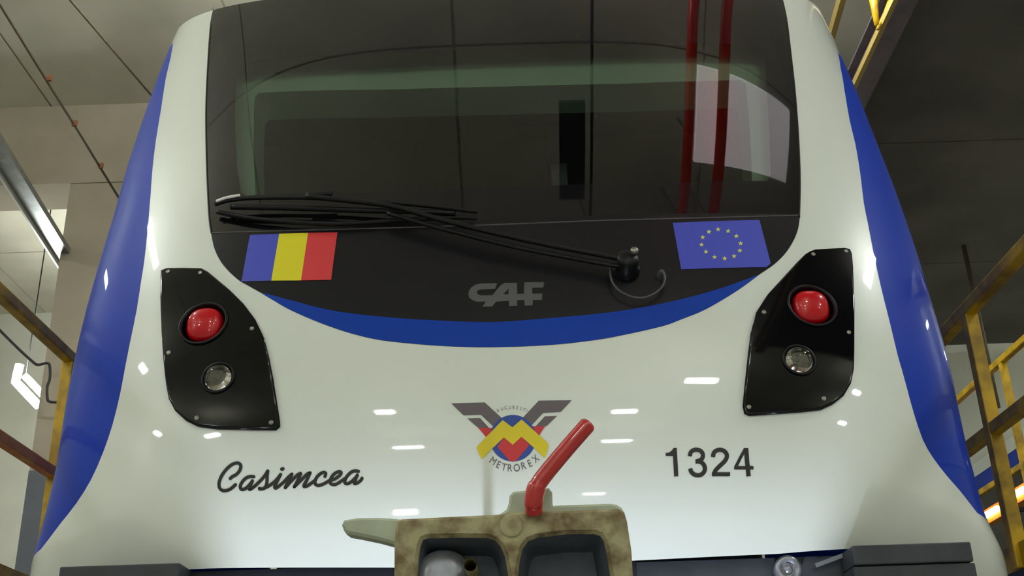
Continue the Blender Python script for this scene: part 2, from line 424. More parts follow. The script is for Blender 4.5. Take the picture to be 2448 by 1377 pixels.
# --- windscreen
glass_outer = glassL + glassR
iC = iso(CLEAR)
sm = SurfMesh(); sm.region(iC, [], .001, 0, .04); T(sm.build('windscreen', M_glass))
sm = SurfMesh(); sm.region(glass_outer, [iC], .001, 0, .03); T(sm.build('windscreen_border', M_frit))
sm = SurfMesh(); sm.region(lowL + iUP[1:-1] + lowR, [], .001, 0, .03); T(sm.build('lower_panel', M_lpan))
sm = SurfMesh(); sm.region(iUP + iLOW[1:-1][::-1], [], .0012, 0, .02); T(sm.build('crescent_stripe', M_cres))
def surf_line(name, P, r, m, off=.0, par=None, n=6, seg=8):
    pts = [on(x, y, off) for x, y in catmull(P, n)]
    o = tube(name, pts, r, m, None, seg); return T(o) if par is None else sub(o, par)
surf_line('seal', [(506, 557), (800, 549), (1180, 538), (1434, 528), (1700, 521), (1908, 515.5)], .0035, mat('grey seal', srgb(74, 66, 72), .5), .0)
surf_line('edge_gasket', [(x + (2 if x < 1200 else -2), y + 3) for x, y in LEFT[1:8]], .004, M_rubber, 0)
surf_line('edge_gasket', [(x - 2, y) for x, y in RIGHT[4:-1]], .004, M_rubber, 0)

# --- lamp clusters
def loop_inset(L, d):
    out = []; n = len(L); ar = sum(L[i][0] * L[(i + 1) % n][1] - L[(i + 1) % n][0] * L[i][1] for i in range(n)); sg = 1 if ar > 0 else -1
    for i in range(n):
        a, b_, c = Vector(L[i - 1]), Vector(L[i]), Vector(L[(i + 1) % n])
        t = ((b_ - a).normalized() + (c - b_).normalized()).normalized(); nn = Vector((-t.y, t.x)) * sg
        out.append(tuple(b_ + nn * d))
    return out
def ring_circle(px, py, r):
    t, z = tz(px, py); return [(t * ARC + r * math.cos(a), z + r * math.sin(a)) for a in [2 * math.pi * k / 36 for k in range(36)]]
def rc(L): # round an outline slightly by densifying
    return dense(L, .02)
def lamp_cluster(outline, red, white, screws, lab):
    L = rc(outline); sm = SurfMesh(); n = len(L)
    inner = loop_inset(L, .007); mid = loop_inset(L, .002)
    hr = ring_circle(*red, .080); hw = ring_circle(*white, .052)
    vs, fs = cdt_region(inner, [hr, hw], .025); sm.add(vs, fs, .014)
    # rounded edge
    base = len(sm.v)
    for loop, off in ((L, -.002), (L, .007), (mid, .012), (inner, .014)):
        a = np.array(loop); t = a[:, 0] / ARC; N = Nrm(t, a[:, 1]); P = S(t, a[:, 1]) + N * off
        sm.v += [tuple(p) for p in P]
        k = {-.002: 0, .007: .25, .012: .7, .014: 1}[off]
        cen = S(np.mean(a[:, 0]) / ARC, np.mean(a[:, 1]))
        for p, q in zip(P, N):
            out = p - cen; out = out - q * out.dot(q); out /= np.linalg.norm(out)
            v = q * k + out * (1 - k); sm.n.append(tuple(v / np.linalg.norm(v)))
    for r in range(3):
        for i in range(n):
            j = (i + 1) % n; a = base + r * n; b_ = base + (r + 1) * n
            sm.f.append((a + i, a + j, b_ + j, b_ + i)); sm.m.append(0)
    panel = T(sm.build('lamp_cluster', M_black)); panel['label'] = lab
    # red lamp
    for (px, py), r, kind in ((red, .080, 'r'), (white, .052, 'w')):
        o = on(px, py, .014); nv = nrm_at(px, py)
        ax = (nv * .5 + Vector((0, -1, -.15)) * .5).normalized()
        sub(lathe('bezel_ring', [(r + .002, -.002), (r + .003, .004), (r - .001, .007), (r - .006, .004), (r - .009, -.006), (r - .012, -.03), (r - .01, -.05), (0, -.05)], o, nv, M_wip, None, 48), panel).matrix_parent_inverse = Matrix()
        if kind == 'r':
            R = r - .0205
            prof = [(R, -.048), (R, -.018), (R * .985, -.010), (R * .94, -.003), (R * .8, .004), (R * .55, .009), (R * .28, .011), (0, .0115)]
            sub(lathe('red_lens', prof, o, ax, M_lens_r, None, 48, sq=.5), panel)
        else:
            R = r - .010
            refl = [(R, .0), (R * .96, -.012), (R * .8, -.024), (R * .5, -.033), (R * .2, -.037), (0, -.038)]
            rf_ = sub(lathe('reflector', refl, o, ax, M_chrome, None, 14), panel); rf_.data.polygons.foreach_set('use_smooth', [False] * len(rf_.data.polygons))
            dome = [(R * 1.02, -.002), (R * 1.0, .006), (R * .88, .016), (R * .66, .025), (R * .34, .031), (0, .033), ]
            back = [(0, -.012), (R * .4, -.010), (R * .8, -.004), (R * 1.02, -.003)]
            sub(lathe('clear_lens', dome + back, o, ax, M_lglass, None, 40), panel)
            sub(lathe('bulb', [(0, -.016), (.005, -.018), (.008, -.024), (.007, -.030), (.005, -.036)], o, nv, M_chrome, None, 16), panel)
    for (px, py) in screws:
        o = on(px, py, .0138); nv = nrm_at(px, py)
        sub(lathe('screw', [(.0075, 0), (.007, .0015), (.0045, .0025), (.0035, .0008), (0, .0006)], o, nv, M_screw, None, 12), panel)
    return panel
lamp_cluster(lampL, (490, 779), (525, 908), [(406, 655), (482, 658), (605, 791), (408, 848), (474, 1003), (651, 1014)], 'left lamp cluster under the striped flag')
lamp_cluster(lampR, (1938, 737), (1907, 866), [(1941, 614), (2019, 607), (1824, 752), (2025, 800), (1966, 957), (1788, 977)], 'right lamp cluster under the starred flag')

# --- decals
def px_poly(sm, P, mi, off=.0015, step=.03, n=1):
    sm.region(iso(P), [], off, mi, step)
sm = SurfMesh()
for P, mi in (([(598, 563), (668, 560), (649, 672), (578, 674)], 0), ([(668, 560), (737, 558), (720, 671.5), (649, 672)], 1), ([(737, 558), (807, 556.5), (792, 670), (720, 671.5)], 2)): px_poly(sm, P, mi, .0025)
o = T(sm.build('flag_sticker', [M_fb, M_fy, M_fr])); o['label'] = 'blue yellow and red striped flag'
sm = SurfMesh(); px_poly(sm, [(1608, 534), (1815, 527), (1842, 631), (1832, 639.5), (1628, 645)], 0, .0025)
for x, y in ((1477, 468), (1543, 480), (1597, 513), (1625, 560), (1620, 608), (1582, 645), (1520, 660), (1453, 650), (1397, 616), (1368, 569), (1376, 520), (1416, 484)):
    cx_, cy_ = 1180 + x / 2.754, 380 + y / 2.754
    st = [(cx_ + (6.4 if k % 2 == 0 else 2.8) * math.sin(k * math.pi / 5), cy_ - (6.0 if k % 2 == 0 else 2.6) * math.cos(k * math.pi / 5)) for k in range(10)]
    px_poly(sm, st, 1, .0035, .05)
o = T(sm.build('flag_sticker', [M_fb, M_star])); o['label'] = 'blue flag with ring of yellow stars'

# maker's badge: C A F joined
def q1(x, y): return (1100 + x / 11.127, 660 + y / 11.127)
sm = SurfMesh()
cC = [(985, 205), (560, 205), (420, 235), (310, 300), (235, 400), (220, 480), (235, 570), (310, 640), (400, 680), (500, 695), (680, 690), (590, 825), (850, 825), (960, 690), (1300, 670), (1300, 815), (1520, 805), (1520, 655), (1710, 650), (1715, 800), (1925, 790), (1935, 650), (2170, 645), (2190, 475), (1920, 480), (1915, 325), (2215, 315), (2235, 170), (1705, 175), (1700, 480), (1520, 485), (1515, 190), (1200, 190), (1100, 235), (1000, 345), (860, 520), (560, 525), (480, 500), (440, 450), (480, 385), (560, 370), (960, 360)]
# keep the C's upper arm apart from the A
cC = cC[:-1] + [(930, 352)]
sm.region(iso([q1(*p) for p in cC]), [iso([q1(1150, 490), q1(1285, 495), q1(1290, 345)])], .0022, 0, .02)
o = T(sm.build('maker_badge', M_maker)); o['label'] = 'joined grey capital letters'

# emblem
def q2(x, y): return (1040 + x / 5.5075, 930 + y / 5.5075)
sm = SurfMesh()
def E(P, mi, off): px_poly(sm, [q2(*p) for p in P], mi, off, .02)
circ = [(1025 + 303 * math.cos(a), 649 + 306 * math.sin(a)) for a in [2 * math.pi * k / 60 for k in range(60)]]
E([(213, 190), (655, 178), (900, 402), (785, 512), (605, 340), (375, 347)], 0, .0012)
E([(425, 388), (592, 382), (712, 512), (572, 514)], 0, .0012)
E([(1800, 148), (1365, 155), (1145, 390), (1258, 494), (1425, 315), (1655, 303)], 0, .0012)
E([(1608, 355), (1445, 360), (1325, 492), (1470, 488)], 0, .0012)
E([(570, 515), (800, 512), (672, 632)], 1, .0013); E([(1258, 492), (1452, 489), (1370, 612)], 1, .0013)
E(circ, 2, .0016)
E([(820, 760), (908, 640), (1022, 738), (1138, 632), (1245, 738), (1062, 953), (985, 952)], 1, .0021)
E([(553, 760), (890, 412), (1018, 508), (1140, 405), (1482, 712), (1497, 745), (1485, 810), (1443, 912), (1300, 775), (1138, 632), (1022, 738), (908, 640), (740, 800), (620, 925), (580, 860), (550, 785)], 3, .0026)
# curved lettering
_glyph = {}
def glyph(ch):
    if ch not in _glyph:
        cu = bpy.data.curves.new('g', 'FONT'); cu.body = ch; cu.size = 1; ob = bpy.data.objects.new('g', cu); COL.objects.link(ob)
        dg = bpy.context.evaluated_depsgraph_get(); ev = ob.evaluated_get(dg); me = ev.to_mesh()
        vs = [(v.co.x, v.co.y) for v in me.vertices]; fs = [tuple(p.vertices) for p in me.polygons]
        ev.to_mesh_clear(); bpy.data.objects.remove(ob); bpy.data.curves.remove(cu)
        xs = [v[0] for v in vs]; _glyph[ch] = (vs, fs, min(xs), max(xs))
    return _glyph[ch]
def put_glyph(sm, ch, cx_, cy_, size, ang, mi, off, conv, sx=1.0):
    vs, fs, x0, x1 = glyph(ch); c, s = math.cos(ang), math.sin(ang); out = []
    for x, y in vs:
        u = (x - (x0 + x1) / 2) * size * sx; v = y * size
        X = cx_ + u * c + v * s; Y = cy_ + u * s - v * c
        t, z = tz(*conv(X, Y)); out.append((t * ARC, z))
    sm.add(out, fs, off, mi)
word = 'METROREX'
posM = [(738, 985), (820, 1040), (900, 1076), (985, 1088), (1080, 1086), (1178, 1058), (1268, 1022), (1352, 955)]
for ch, (x, y), a in zip(word, posM, (.62, .42, .20, .04, -.08, -.25, -.42, -.68)):
    put_glyph(sm, ch, x, y, 138, a, 0, .0015, q2, .82)
for ch, (x, y), a in zip('BUCURESTI', ((838, 306), (886, 284), (935, 271), (985, 264), (1034, 263), (1080, 269), (1124, 280), (1166, 294), (1203, 308)), (-.45, -.34, -.2, -.06, .05, .15, .28, .38, .48)):
    put_glyph(sm, ch, x, y, 60, a, 0, .0032, q2, .8)
T(sm.build('emblem', [M_grey, M_red, M_bl2, M_yel]))['label'] = 'winged yellow M emblem with curved lettering'

# stroke lettering
def stroke(sm, P, w, conv, off, n=7, smooth=True, cap=True):
    pts = catmull(P, n) if smooth else P
    pts = [p if len(p) == 3 else (p[0], p[1], w) for p in pts]; vs = []; fs = []
    N = len(pts)
    for i, (x, y, ww) in enumerate(pts):
        a, b_ = pts[max(i - 1, 0)], pts[min(i + 1, N - 1)]; dx, dy = b_[0] - a[0], b_[1] - a[1]; l = math.hypot(dx, dy) or 1
        nx, ny = -dy / l * ww / 2, dx / l * ww / 2
        vs += [(x + nx, y + ny), (x - nx, y - ny)]
    fs = [(2 * i, 2 * i + 1, 2 * i + 3, 2 * i + 2) for i in range(N - 1)]
    if cap:
        for x, y, ww in (pts[0], pts[-1]):
            b0 = len(vs); vs += [(x + ww / 2 * math.cos(a), y + ww / 2 * math.sin(a)) for a in [2 * math.pi * k / 12 for k in range(12)]]
            fs.append(tuple(range(b0, b0 + 12)))
    out = [tz(*conv(x, y)) for x, y in vs]; sm.add([(t * ARC, z) for t, z in out], fs, off, 0)
def q3(x, y): return (500 + x / 6.12, 1070 + y / 6.12)
sm = SurfMesh(); w_ = 49
for P in (
    [(312, 455), (345, 425), (400, 395), (450, 335), (465, 270), (440, 235), (400, 228), (330, 255), (250, 325), (180, 425), (148, 520), (155, 590), (195, 628), (245, 633), (310, 610), (355, 575), (388, 545)],
    [(655, 428), (600, 425), (540, 450), (490, 500), (460, 560), (465, 605), (500, 615), (550, 590), (600, 540), (635, 495)],
    [(635, 490), (605, 560), (590, 612), (640, 590), (740, 500), (820, 410), (858, 345)],
    [(860, 345), (850, 420), (848, 500), (835, 560), (800, 600), (745, 608), (738, 600)],
    [(800, 600), (880, 560), (960, 500), (1015, 440), (1048, 395)],
    [(1045, 398), (1000, 490), (962, 565), (970, 595), (1010, 575), (1100, 500), (1165, 430), (1212, 390)],
    [(1210, 392), (1170, 480), (1115, 588)], [(1115, 588), (1200, 495), (1290, 405), (1340, 382)],
    [(1340, 385), (1300, 480), (1248, 575)], [(1248, 575), (1335, 490), (1430, 395), (1478, 372)],
    [(1478, 372), (1430, 480), (1388, 555), (1400, 572), (1450, 555), (1540, 490)],
    [(1695, 425), (1708, 385), (1685, 364), (1640, 378), (1580, 430), (1550, 500), (1560, 540), (1605, 557), (1680, 532), (1760, 485)],
    [(1760, 490), (1850, 455), (1915, 405), (1932, 368), (1900, 355), (1840, 380), (1790, 440), (1772, 510), (1800, 540), (1860, 538), (1960, 475), (2000, 445)],
    [(2185, 350), (2135, 342), (2080, 362), (2020, 420), (1988, 485), (1992, 522), (2030, 530), (2090, 495), (2150, 435), (2168, 412)],
    [(2168, 405), (2135, 490), (2128, 528), (2165, 522), (2215, 485), (2238, 452)]):
    stroke(sm, P, w_, q3, .0015)
stroke(sm, [(1066, 318), (1080, 312)], 54, q3, .0015)
T(sm.build('name_lettering', M_dec_b))['label'] = 'black handwritten style name'
def q4(x, y): return (1560 + x / 8.16, 1040 + y / 8.16)
sm = SurfMesh()
sm.region(iso([q4(*p) for p in [(410, 252), (470, 252), (502, 808), (418, 808), (395, 410), (255, 408), (252, 355), (320, 345), (375, 305)]]), [], .0015, 0, .02)
stroke(sm, [(725, 415), (745, 340), (800, 298), (865, 290), (935, 312), (978, 370), (975, 440), (935, 490), (850, 518)], 84, q4, .0015, cap=False)
stroke(sm, [(835, 520), (910, 520), (985, 565), (1020, 650), (1000, 725), (945, 775), (870, 787), (800, 765), (752, 715), (732, 655)], 84, q4, .0015, cap=False)
stroke(sm, [(1175, 435), (1195, 350), (1245, 305), (1315, 290), (1390, 312), (1440, 370), (1445, 440), (1400, 520), (1310, 605), (1230, 690), (1195, 770)], 84, q4, .0015, cap=False)
stroke(sm, [(1155, 768), (1512, 768)], 78, q4, .0015, smooth=False, cap=False)
stroke(sm, [(1822, 255), (1840, 500), (1872, 808)], 88, q4, .0015, smooth=False, cap=False)
stroke(sm, [(1815, 262), (1715, 440), (1615, 640)], 62, q4, .0015, smooth=False, cap=False)
stroke(sm, [(1590, 642), (1968, 642)], 66, q4, .0015, smooth=False, cap=False)
T(sm.build('fleet_number', M_dec_b))['label'] = 'black digits 1324'

# --- wiper
wb = surf_line('wiper', [(524, 511), (560, 501), (620, 496), (750, 496), (900, 504), (1040, 517), (1142, 529)], .0075, M_rubber, .045, n=8)
wb['label'] = 'long black wiper with a highlight painted at its tip'
def wl(name, P, r, m, off, n=8):
    return surf_line(name, P, r, m, off, par=wb, n=n)
wl('tip_highlight', [(530, 509), (552, 501), (585, 495)], .0055, mat('blade highlight', srgb(245, 238, 242), .4), .056)  # pale tube paints the glint on the blade end
wl('rubber_blade', [(524, 516), (600, 531), (700, 541), (820, 545), (950, 537), (1080, 530), (1142, 531)], .009, M_rubber, .02)
wl('blade_frame', [(560, 512), (700, 515), (850, 520), (1000, 524), (1090, 527)], .010, M_wip, .035)
wl('arm', [(740, 500), (850, 511), (950, 525), (1060, 556), (1200, 590), (1330, 618), (1490, 648)], .010, M_wip, .06)
wl('arm', [(930, 535), (1060, 572), (1220, 612), (1360, 640), (1485, 662)], .008, M_wip, .05)
wl('clip', [(742, 494), (800, 492)], .012, M_wip, .055)
o_, n_ = on(1497, 650, 0), nrm_at(1497, 650)
sub(lathe('spindle', [(.045, 0), (.045, .02), (.038, .028), (.036, .07), (.03, .078), (0, .08)], o_, n_, M_wip, None, 24), wb)
sub(lathe('spindle_nut', [(.014, .078), (.014, .09), (.010, .095), (0, .095)], on(1512, 640, .0), n_, M_screw, None, 6), wb)
hose = surf_line('washer_hose', [(1458, 652), (1460, 680), (1474, 704), (1500, 720), (1530, 726), (1560, 717), (1582, 697), (1587, 675), (1580, 662)], .0042, mat('grey hose', srgb(70, 70, 70), .4), .03)
o2, n2 = on(1580, 662, 0), nrm_at(1580, 662)
sub(lathe('nozzle', [(.016, 0), (.014, .014), (.008, .03), (.005, .034), (0, .034)], o2, n2, MATS['grey hose'], None, 16), hose)

# --- cab seen through the glass
inner = iso([(592, 457), (588, 300), (588, 222), (591, 184), (600, 174), (900, 165), (1200, 157), (1500, 150), (1700, 144), (1785, 142), (1797, 152), (1808, 260), (1814, 424), (1600, 434), (1200, 446), (900, 456)])
outer = [( -1.20, 2.33), (1.20, 2.33), (1.24, 3.62), (-1.24, 3.62)]
def ring_at(loop, off): 
    a = np.array(loop); t = a[:, 0] / ARC; N = Nrm(t, a[:, 1]); return S(t, a[:, 1]) + N * off
sm = SurfMesh(); sm.region([(-1.12, 2.20), (1.12, 2.20), (1.26, 3.60), (-1.26, 3.60)], [inner], -.10, 0, .04)
tf = T(sm.build('cab_window_trim', M_trim)); tf['label'] = 'pale green trim behind the windscreen'
bm = bmesh.new(); A = ring_at(dense(inner, .03), -.10); B = ring_at(dense(inner, .03), -.24)
va = [bm.verts.new(tuple(p)) for p in A]; vb = [bm.verts.new(tuple(p)) for p in B]
for i in range(len(va)): j = (i + 1) % len(va); bm.faces.new((va[i], va[j], vb[j], vb[i]))
sub(from_bm('reveal', bm, M_trim, None, True), tf)
bm = bmesh.new(); yq = 5.3
c1 = [bm.verts.new(p) for p in ((-1.42, 3.9, 2.15), (1.42, 3.9, 2.15), (1.42, yq, 2.15), (-1.42, yq, 2.15), (-1.42, 4.3, 3.66), (1.42, 4.3, 3.66), (1.42, yq, 3.66), (-1.42, yq, 3.66))]
for f, mi in (((0, 1, 2, 3), 1), ((3, 2, 6, 7), 0), ((4, 5, 6, 7), 0), ((0, 3, 7, 4), 0), ((1, 2, 6, 5), 0)): bm.faces.new([c1[i] for i in f]).material_index = mi
T(from_bm('cab_interior', bm, [M_cab, M_cabd]))
T(box('cab_door_post', .21, .225, yq - .06, yq - .01, 2.15, 3.66, M_cabd)); T(box('monitor_post', .20, .27, 4.35, 4.42, 2.3, 2.95, M_cabd))
T(box('ceiling_console', -.25, .45, 4.25, 4.7, 3.36, 3.62, M_cabd, bevel=.02)); T(box('dashboard', -1.3, 1.3, 3.86, 4.25, 2.17, 2.34, M_cabd, bevel=.02))

# --- underframe, anti-climbers
bm = bmesh.new(); bx(bm, -1.15, 1.15, 3.46, 3.62, .62, 1.03); T(from_bm('buffer_beam', bm, M_dark))
T(box('front_skirt_box', -.30 - .85, .35, 3.40, 3.425, .62, 1.06, M_darker)); T(box('front_skirt_box', .35, 1.2, 3.405, 3.426, .62, 1.045, M_dark))
def block(pa, pb, Y, z0):
    a, b_ = atY(*pa, Y), atY(*pb, Y); z1 = (a.z + b_.z) / 2
    bm = bmesh.new(); bx(bm, a.x, b_.x, Y, Y + .14, z1 - .055, z1); bx(bm, a.x - .004, b_.x + .004, Y + .006, Y + .14, z0, z1 - .058)
    return T(from_bm('anti_climber', bm, M_dark, bevel=.004))
block((143, 1353), (430, 1347), 3.27, .72)['label'] = 'dark block at the left end'
block((2037, 1305), (2320, 1294), 3.27, .74)['label'] = 'dark block at the right end'
T(bar('stay_plate', atY(1950, 1352, 3.385), atY(2036, 1320, 3.385), .006, .012, mat('grey stay paint', srgb(120, 124, 128), .5)))
o_ = atY(1880, 1364, 3.39)
T(lathe('pipe_socket', [(.04, 0), (.04, .03), (.026, .034), (.02, .02), (.014, .02), (.010, .03), (0, .03)], o_, Vector((0, -1, 0)), M_cone, None, 24))

# --- coupler
def q5(x, y): return (800 + x / 2.886, 900 + y / 2.886)
CY = 2.52
cp = T(tag(empty('coupler'), None)) if False else None
def flat(P, Y): return [(atY(*p, Y).x, atY(*p, Y).z) for p in P]
def plate(name, P, Y, thick, m, holes=(), hole_depth=.0, hole_m=None, bev=.006, drop=None):
    L = flat(P, Y); H = [flat(h, Y) for h in holes]
    bm = bmesh.new(); vs, fs = cdt_region(dense(L, .02), [dense(h, .02) for h in H], .02)
    vv = [bm.verts.new((x, Y, z)) for x, z in vs]
    for f in fs: bm.faces.new([vv[i] for i in f])
    def skirt(loop, y0, y1, ins=0, mi=0):
        l0 = dense(loop, .02); l1 = l0 if not ins else loop_inset(l0, ins)
        a = [bm.verts.new((x, y0, z)) for x, z in l0]; b_ = [bm.verts.new((x, y1, z)) for x, z in l1]
        for i in range(len(a)): j = (i + 1) % len(a); bm.faces.new((a[i], a[j], b_[j], b_[i])).material_index = mi
        return l1
    l = skirt(L, Y, Y + bev, -bev); a = [bm.verts.new((x, Y + bev, z)) for x, z in l]; b_ = [bm.verts.new((x, Y + thick, z)) for x, z in l]
    for i in range(len(a)): j = (i + 1) % len(a); bm.faces.new((a[i], a[j], b_[j], b_[i]))
    v2 = [bm.verts.new((x, Y + thick, z)) for x, z in vs]
    for h in H:
        l = skirt(h, Y, Y + .012, .008)
        a = [bm.verts.new((x, Y + .012, z)) for x, z in l]; b_ = [bm.verts.new((x, Y + hole_depth, z)) for x, z in loop_inset(l, .02)]
        for i in range(len(a)): j = (i + 1) % len(a); bm.faces.new((a[i], a[j], b_[j], b_[i])).material_index = 1
        bm.faces.new(b_).material_index = 1
    bmesh.ops.remove_doubles(bm, verts=bm.verts, dist=1e-5)
    lone = [v for v in bm.verts if not v.link_faces]; bmesh.ops.delete(bm, geom=lone, context='VERTS')
    return T(from_bm(name, bm, [m, hole_m or m]))
zbt = 2000
face = [(430, zbt), (430, 1160), (440, 1030), (447, 1008), (465, 1000), (1150, 967), (1210, 955), (1960, 930), (1985, 945), (2000, 1000), (2030, 1200), (2040, 1377), (2060, zbt)]
hL = [(545, 1377), (552, 1240), (565, 1160), (590, 1105), (630, 1086), (860, 1080), (1060, 1083), (1120, 1105), (1165, 1150), (1200, 1230), (1225, 1377), (1232, 1850), (560, 1850)]
hR = [(1240, 1377), (1252, 1260), (1275, 1170), (1320, 1110), (1390, 1082), (1600, 1056), (1800, 1056), (1850, 1075), (1885, 1130), (1905, 1220), (1930, 1377), (1950, 1850), (1250, 1850)]
coup = plate('coupler', [q5(*p) for p in face], CY, .34, M_olive, [[q5(*p) for p in hL], [q5(*p) for p in hR]], .12, M_recess)
coup['label'] = 'grimy olive coupler head with two recesses'
def C_(o): o.parent = coup; return o
bp = plate('back_plate', [q5(*p) for p in [(470, 1062), (470, 1030), (1100, 985), (1160, 955), (1200, 925), (1218, 880), (1224, 825), (1240, 808), (1330, 800), (1400, 792), (1470, 782), (1484, 800), (1487, 885), (1500, 905), (1900, 893), (1940, 898), (1968, 915), (1985, 945), (1990, 1045)]], CY + .03, .10, M_pale)
bp.parent = coup; bp.matrix_parent_inverse = Matrix()
hn = plate('guide_horn', [q5(*p) for p in [(440, 1150), (400, 1132), (300, 1105), (180, 1080), (100, 1066), (78, 1050), (66, 1022), (74, 1004), (160, 992), (300, 990), (470, 1000), (470, 1160)]], CY + .02, .05, M_pale)
hn.parent = coup; hn.matrix_parent_inverse = Matrix(); hn['label'] = 'pale green grey pointed guide horn'
def c5(x, y, Y): return atY(*q5(x, y), Y)
lp_ = catmull([c5(1376, 935, CY - .005), c5(1374, 860, CY - .022), c5(1392, 770, CY - .03), c5(1450, 680, CY - .03), c5(1600, 500, CY - .03), c5(1745, 335, CY - .03)], 8)
lev = C_(tube('lever', lp_ + [tuple(Vector(lp_[-1]) + (Vector(lp_[-1]) - Vector(lp_[-2])).normalized() * d_) for d_ in (.003, .006)], [.0195] * 6 + [.0215] * 12 + [.019] * (len(lp_) - 18) + [.0175, .0145], M_handle, None, 20))
lev['label'] = 'bent red lever'
bm = bmesh.new(); ca = c5(900, 1400, CY)
cone = C_(lathe('cone', [(.0, .0), (.03, .002), (.05, -.004), (.062, -.02), (.07, -.05), (.074, -.08)], c5(740, 1375, CY + .02), Vector((0, -1, .05)), M_cone, None, 32))
C_(lathe('pin', [(.014, .17), (.014, .0)], c5(960, 1390, CY + .12), Vector((0, -1, 0)), mat('old brass', srgb(150, 140, 90), .5), None, 12))
C_(lathe('boss', [(.026, -.003), (.026, .003), (.022, .006), (.016, .0045), (0, .0045)], c5(1220, 1030, CY), Vector((0, -1, 0)), M_olive, None, 24))
C_(box('streak_shank', -.10, -.08, CY + .33, 3.4, .60, .74, M_darker))  # shank moved and thinned to cast a shadow streak on the nose

# ================================================================ THE HALL
FZ = -1.15
Hc = atY(120, 254, 11.0).z
X0, X1, Yb, Yf = -10.0, 11.0, -14.0, 17.0
def struct(o): o['kind'] = 'structure'; return o
struct(box('floor', X0 - .2, X1 + .2, Yb - .2, Yf + .2, FZ - .2, FZ, M_floor))
struct(box('wall_left', X0 - .2, X0, Yb - .2, Yf + .2, FZ, Hc + .3, M_wall))
struct(box('wall_right', X1, X1 + .2, Yb - .2, Yf + .2, FZ, Hc + .3, M_wall))
struct(box('wall_front', X0, X1, Yf, Yf + .2, FZ, Hc + .3, M_wall))
struct(box('wall_back', X0, X1, Yb - .2, Yb, FZ, Hc + .3, M_wall))
# ceiling: precast panels with joints across the hall
bm = bmesh.new(); x = X0
while x < X1 - .01:
    x2 = min(x + 2.4, X1); y = Yb
    while y < Yf - .01:
        y2 = min(y + 5.75, Yf); bx(bm, x + .012, x2 - .012, y + .012, y2 - .012, Hc, Hc + .18); y = y2
    x = x2
bx(bm, X0, X1, Yb, Yf, Hc + .02, Hc + .3)
struct(from_bm('ceiling', bm, M_conc))
# left: downstand beam and column
zbm = atY(100, 440, 11.0).z
struct(box('trim_1', X0, 3.0, 11.0, 11.6, zbm, Hc, M_beam))
e0, e1 = atY(160, 461, 11.0), atY(36, 1377, 11.0); xc = .5 * (e0.x + e1.x); zg = atY(69, 1124, 11.0).z
cmb = bmesh.new(); bx(cmb, xc, xc + 1.6, 11.02, 12.4, zg, zbm + .02, 0); bx(cmb, xc - .004, xc + 1.604, 11.016, 12.404, FZ, zg, 1)
struct(from_bm('trim_2', cmb, [M_beam, M_colg]))
# conduits and tray
def thing(o, lab, cat, group=None): return tag(o, lab, cat, group)
def conduit(pa, pb, Z, r, lab, clips):
    a, b_ = atZ(*pa, Z), atZ(*pb, Z); d = (b_ - a); a = a - d * .8; b_ = b_ + d * .5
    a.x = b_.x = .5 * (atZ(*pa, Z).x + atZ(*pb, Z).x) if False else a.x; 
    o = tube('conduit', [a, b_], r, M_conduit, None, 8); thing(o, lab, 'conduit', 'thin conduits under the ceiling')
    for c in clips:
        p = atZ(*c, Z); bm = bmesh.new(); bx(bm, p.x - .03, p.x + .03, p.y - .012, p.y + .012, p.z - r - .008, p.z + .05)
        c_ = from_bm('clip', bm, mat('rusty clip', srgb(128, 78, 50), .8)); c_.parent = o
a_, b2 = atZ(0, 11, 6.2), atZ(281, 468, 6.2)
def straight_conduit(pa, pb, Z, r, lab, clips):
    a, b_ = atZ(*pa, Z), atZ(*pb, Z); d = b_ - a
    o = tube('conduit', [a - d * .3, b_ + d * .25], r, M_conduit, None, 8); thing(o, lab, 'conduit', None)
    for c in clips:
        p = atZ(*c, Z); bm = bmesh.new(); bx(bm, p.x - .022, p.x + .022, p.y - .012, p.y + .012, p.z - r - .006, p.z + .035)
        c_ = from_bm('clip', bm, mat('rusty clip', srgb(128, 78, 50), .8)); c_.parent = o
straight_conduit((0, 11), (281, 468), 6.1, .012, 'thin brown conduit with rusty clips, farther left of the two', [(118, 189), (178, 297), (241, 398)])
straight_conduit((168, 0), (363, 229), 6.3, .010, 'thin dark conduit nearer the train, without clips', [])
# cable tray passing under the beam
a, b_ = atZ(-60, 268, 5.9), atZ(150, 605, 5.9); d = (b_ - a)
bm = bmesh.new(); beam_pts(bm, a, b_ + d * .1, .17, .05)
tr_ = from_bm('cable_tray', bm, M_galv, bevel=.008); thing(tr_, 'galvanised cable tray beside the concrete column, highlight painted on lower flange', 'cable tray')
s_ = d.cross(Vector((0, 0, 1))).normalized()
o = bar('flange', a - s_ * .095 + Vector((0, 0, -.03)), b_ + d * .1 - s_ * .095 + Vector((0, 0, -.03)), .02, .09, mat('galvanised highlight', srgb(232, 234, 230), .3)); o.parent = tr_  # pale colour of this flange paints the tray's highlight
o = bar('flange', a + s_ * .085, b_ + d * .1 + s_ * .085, .01, .07, M_galv); o.parent = tr_
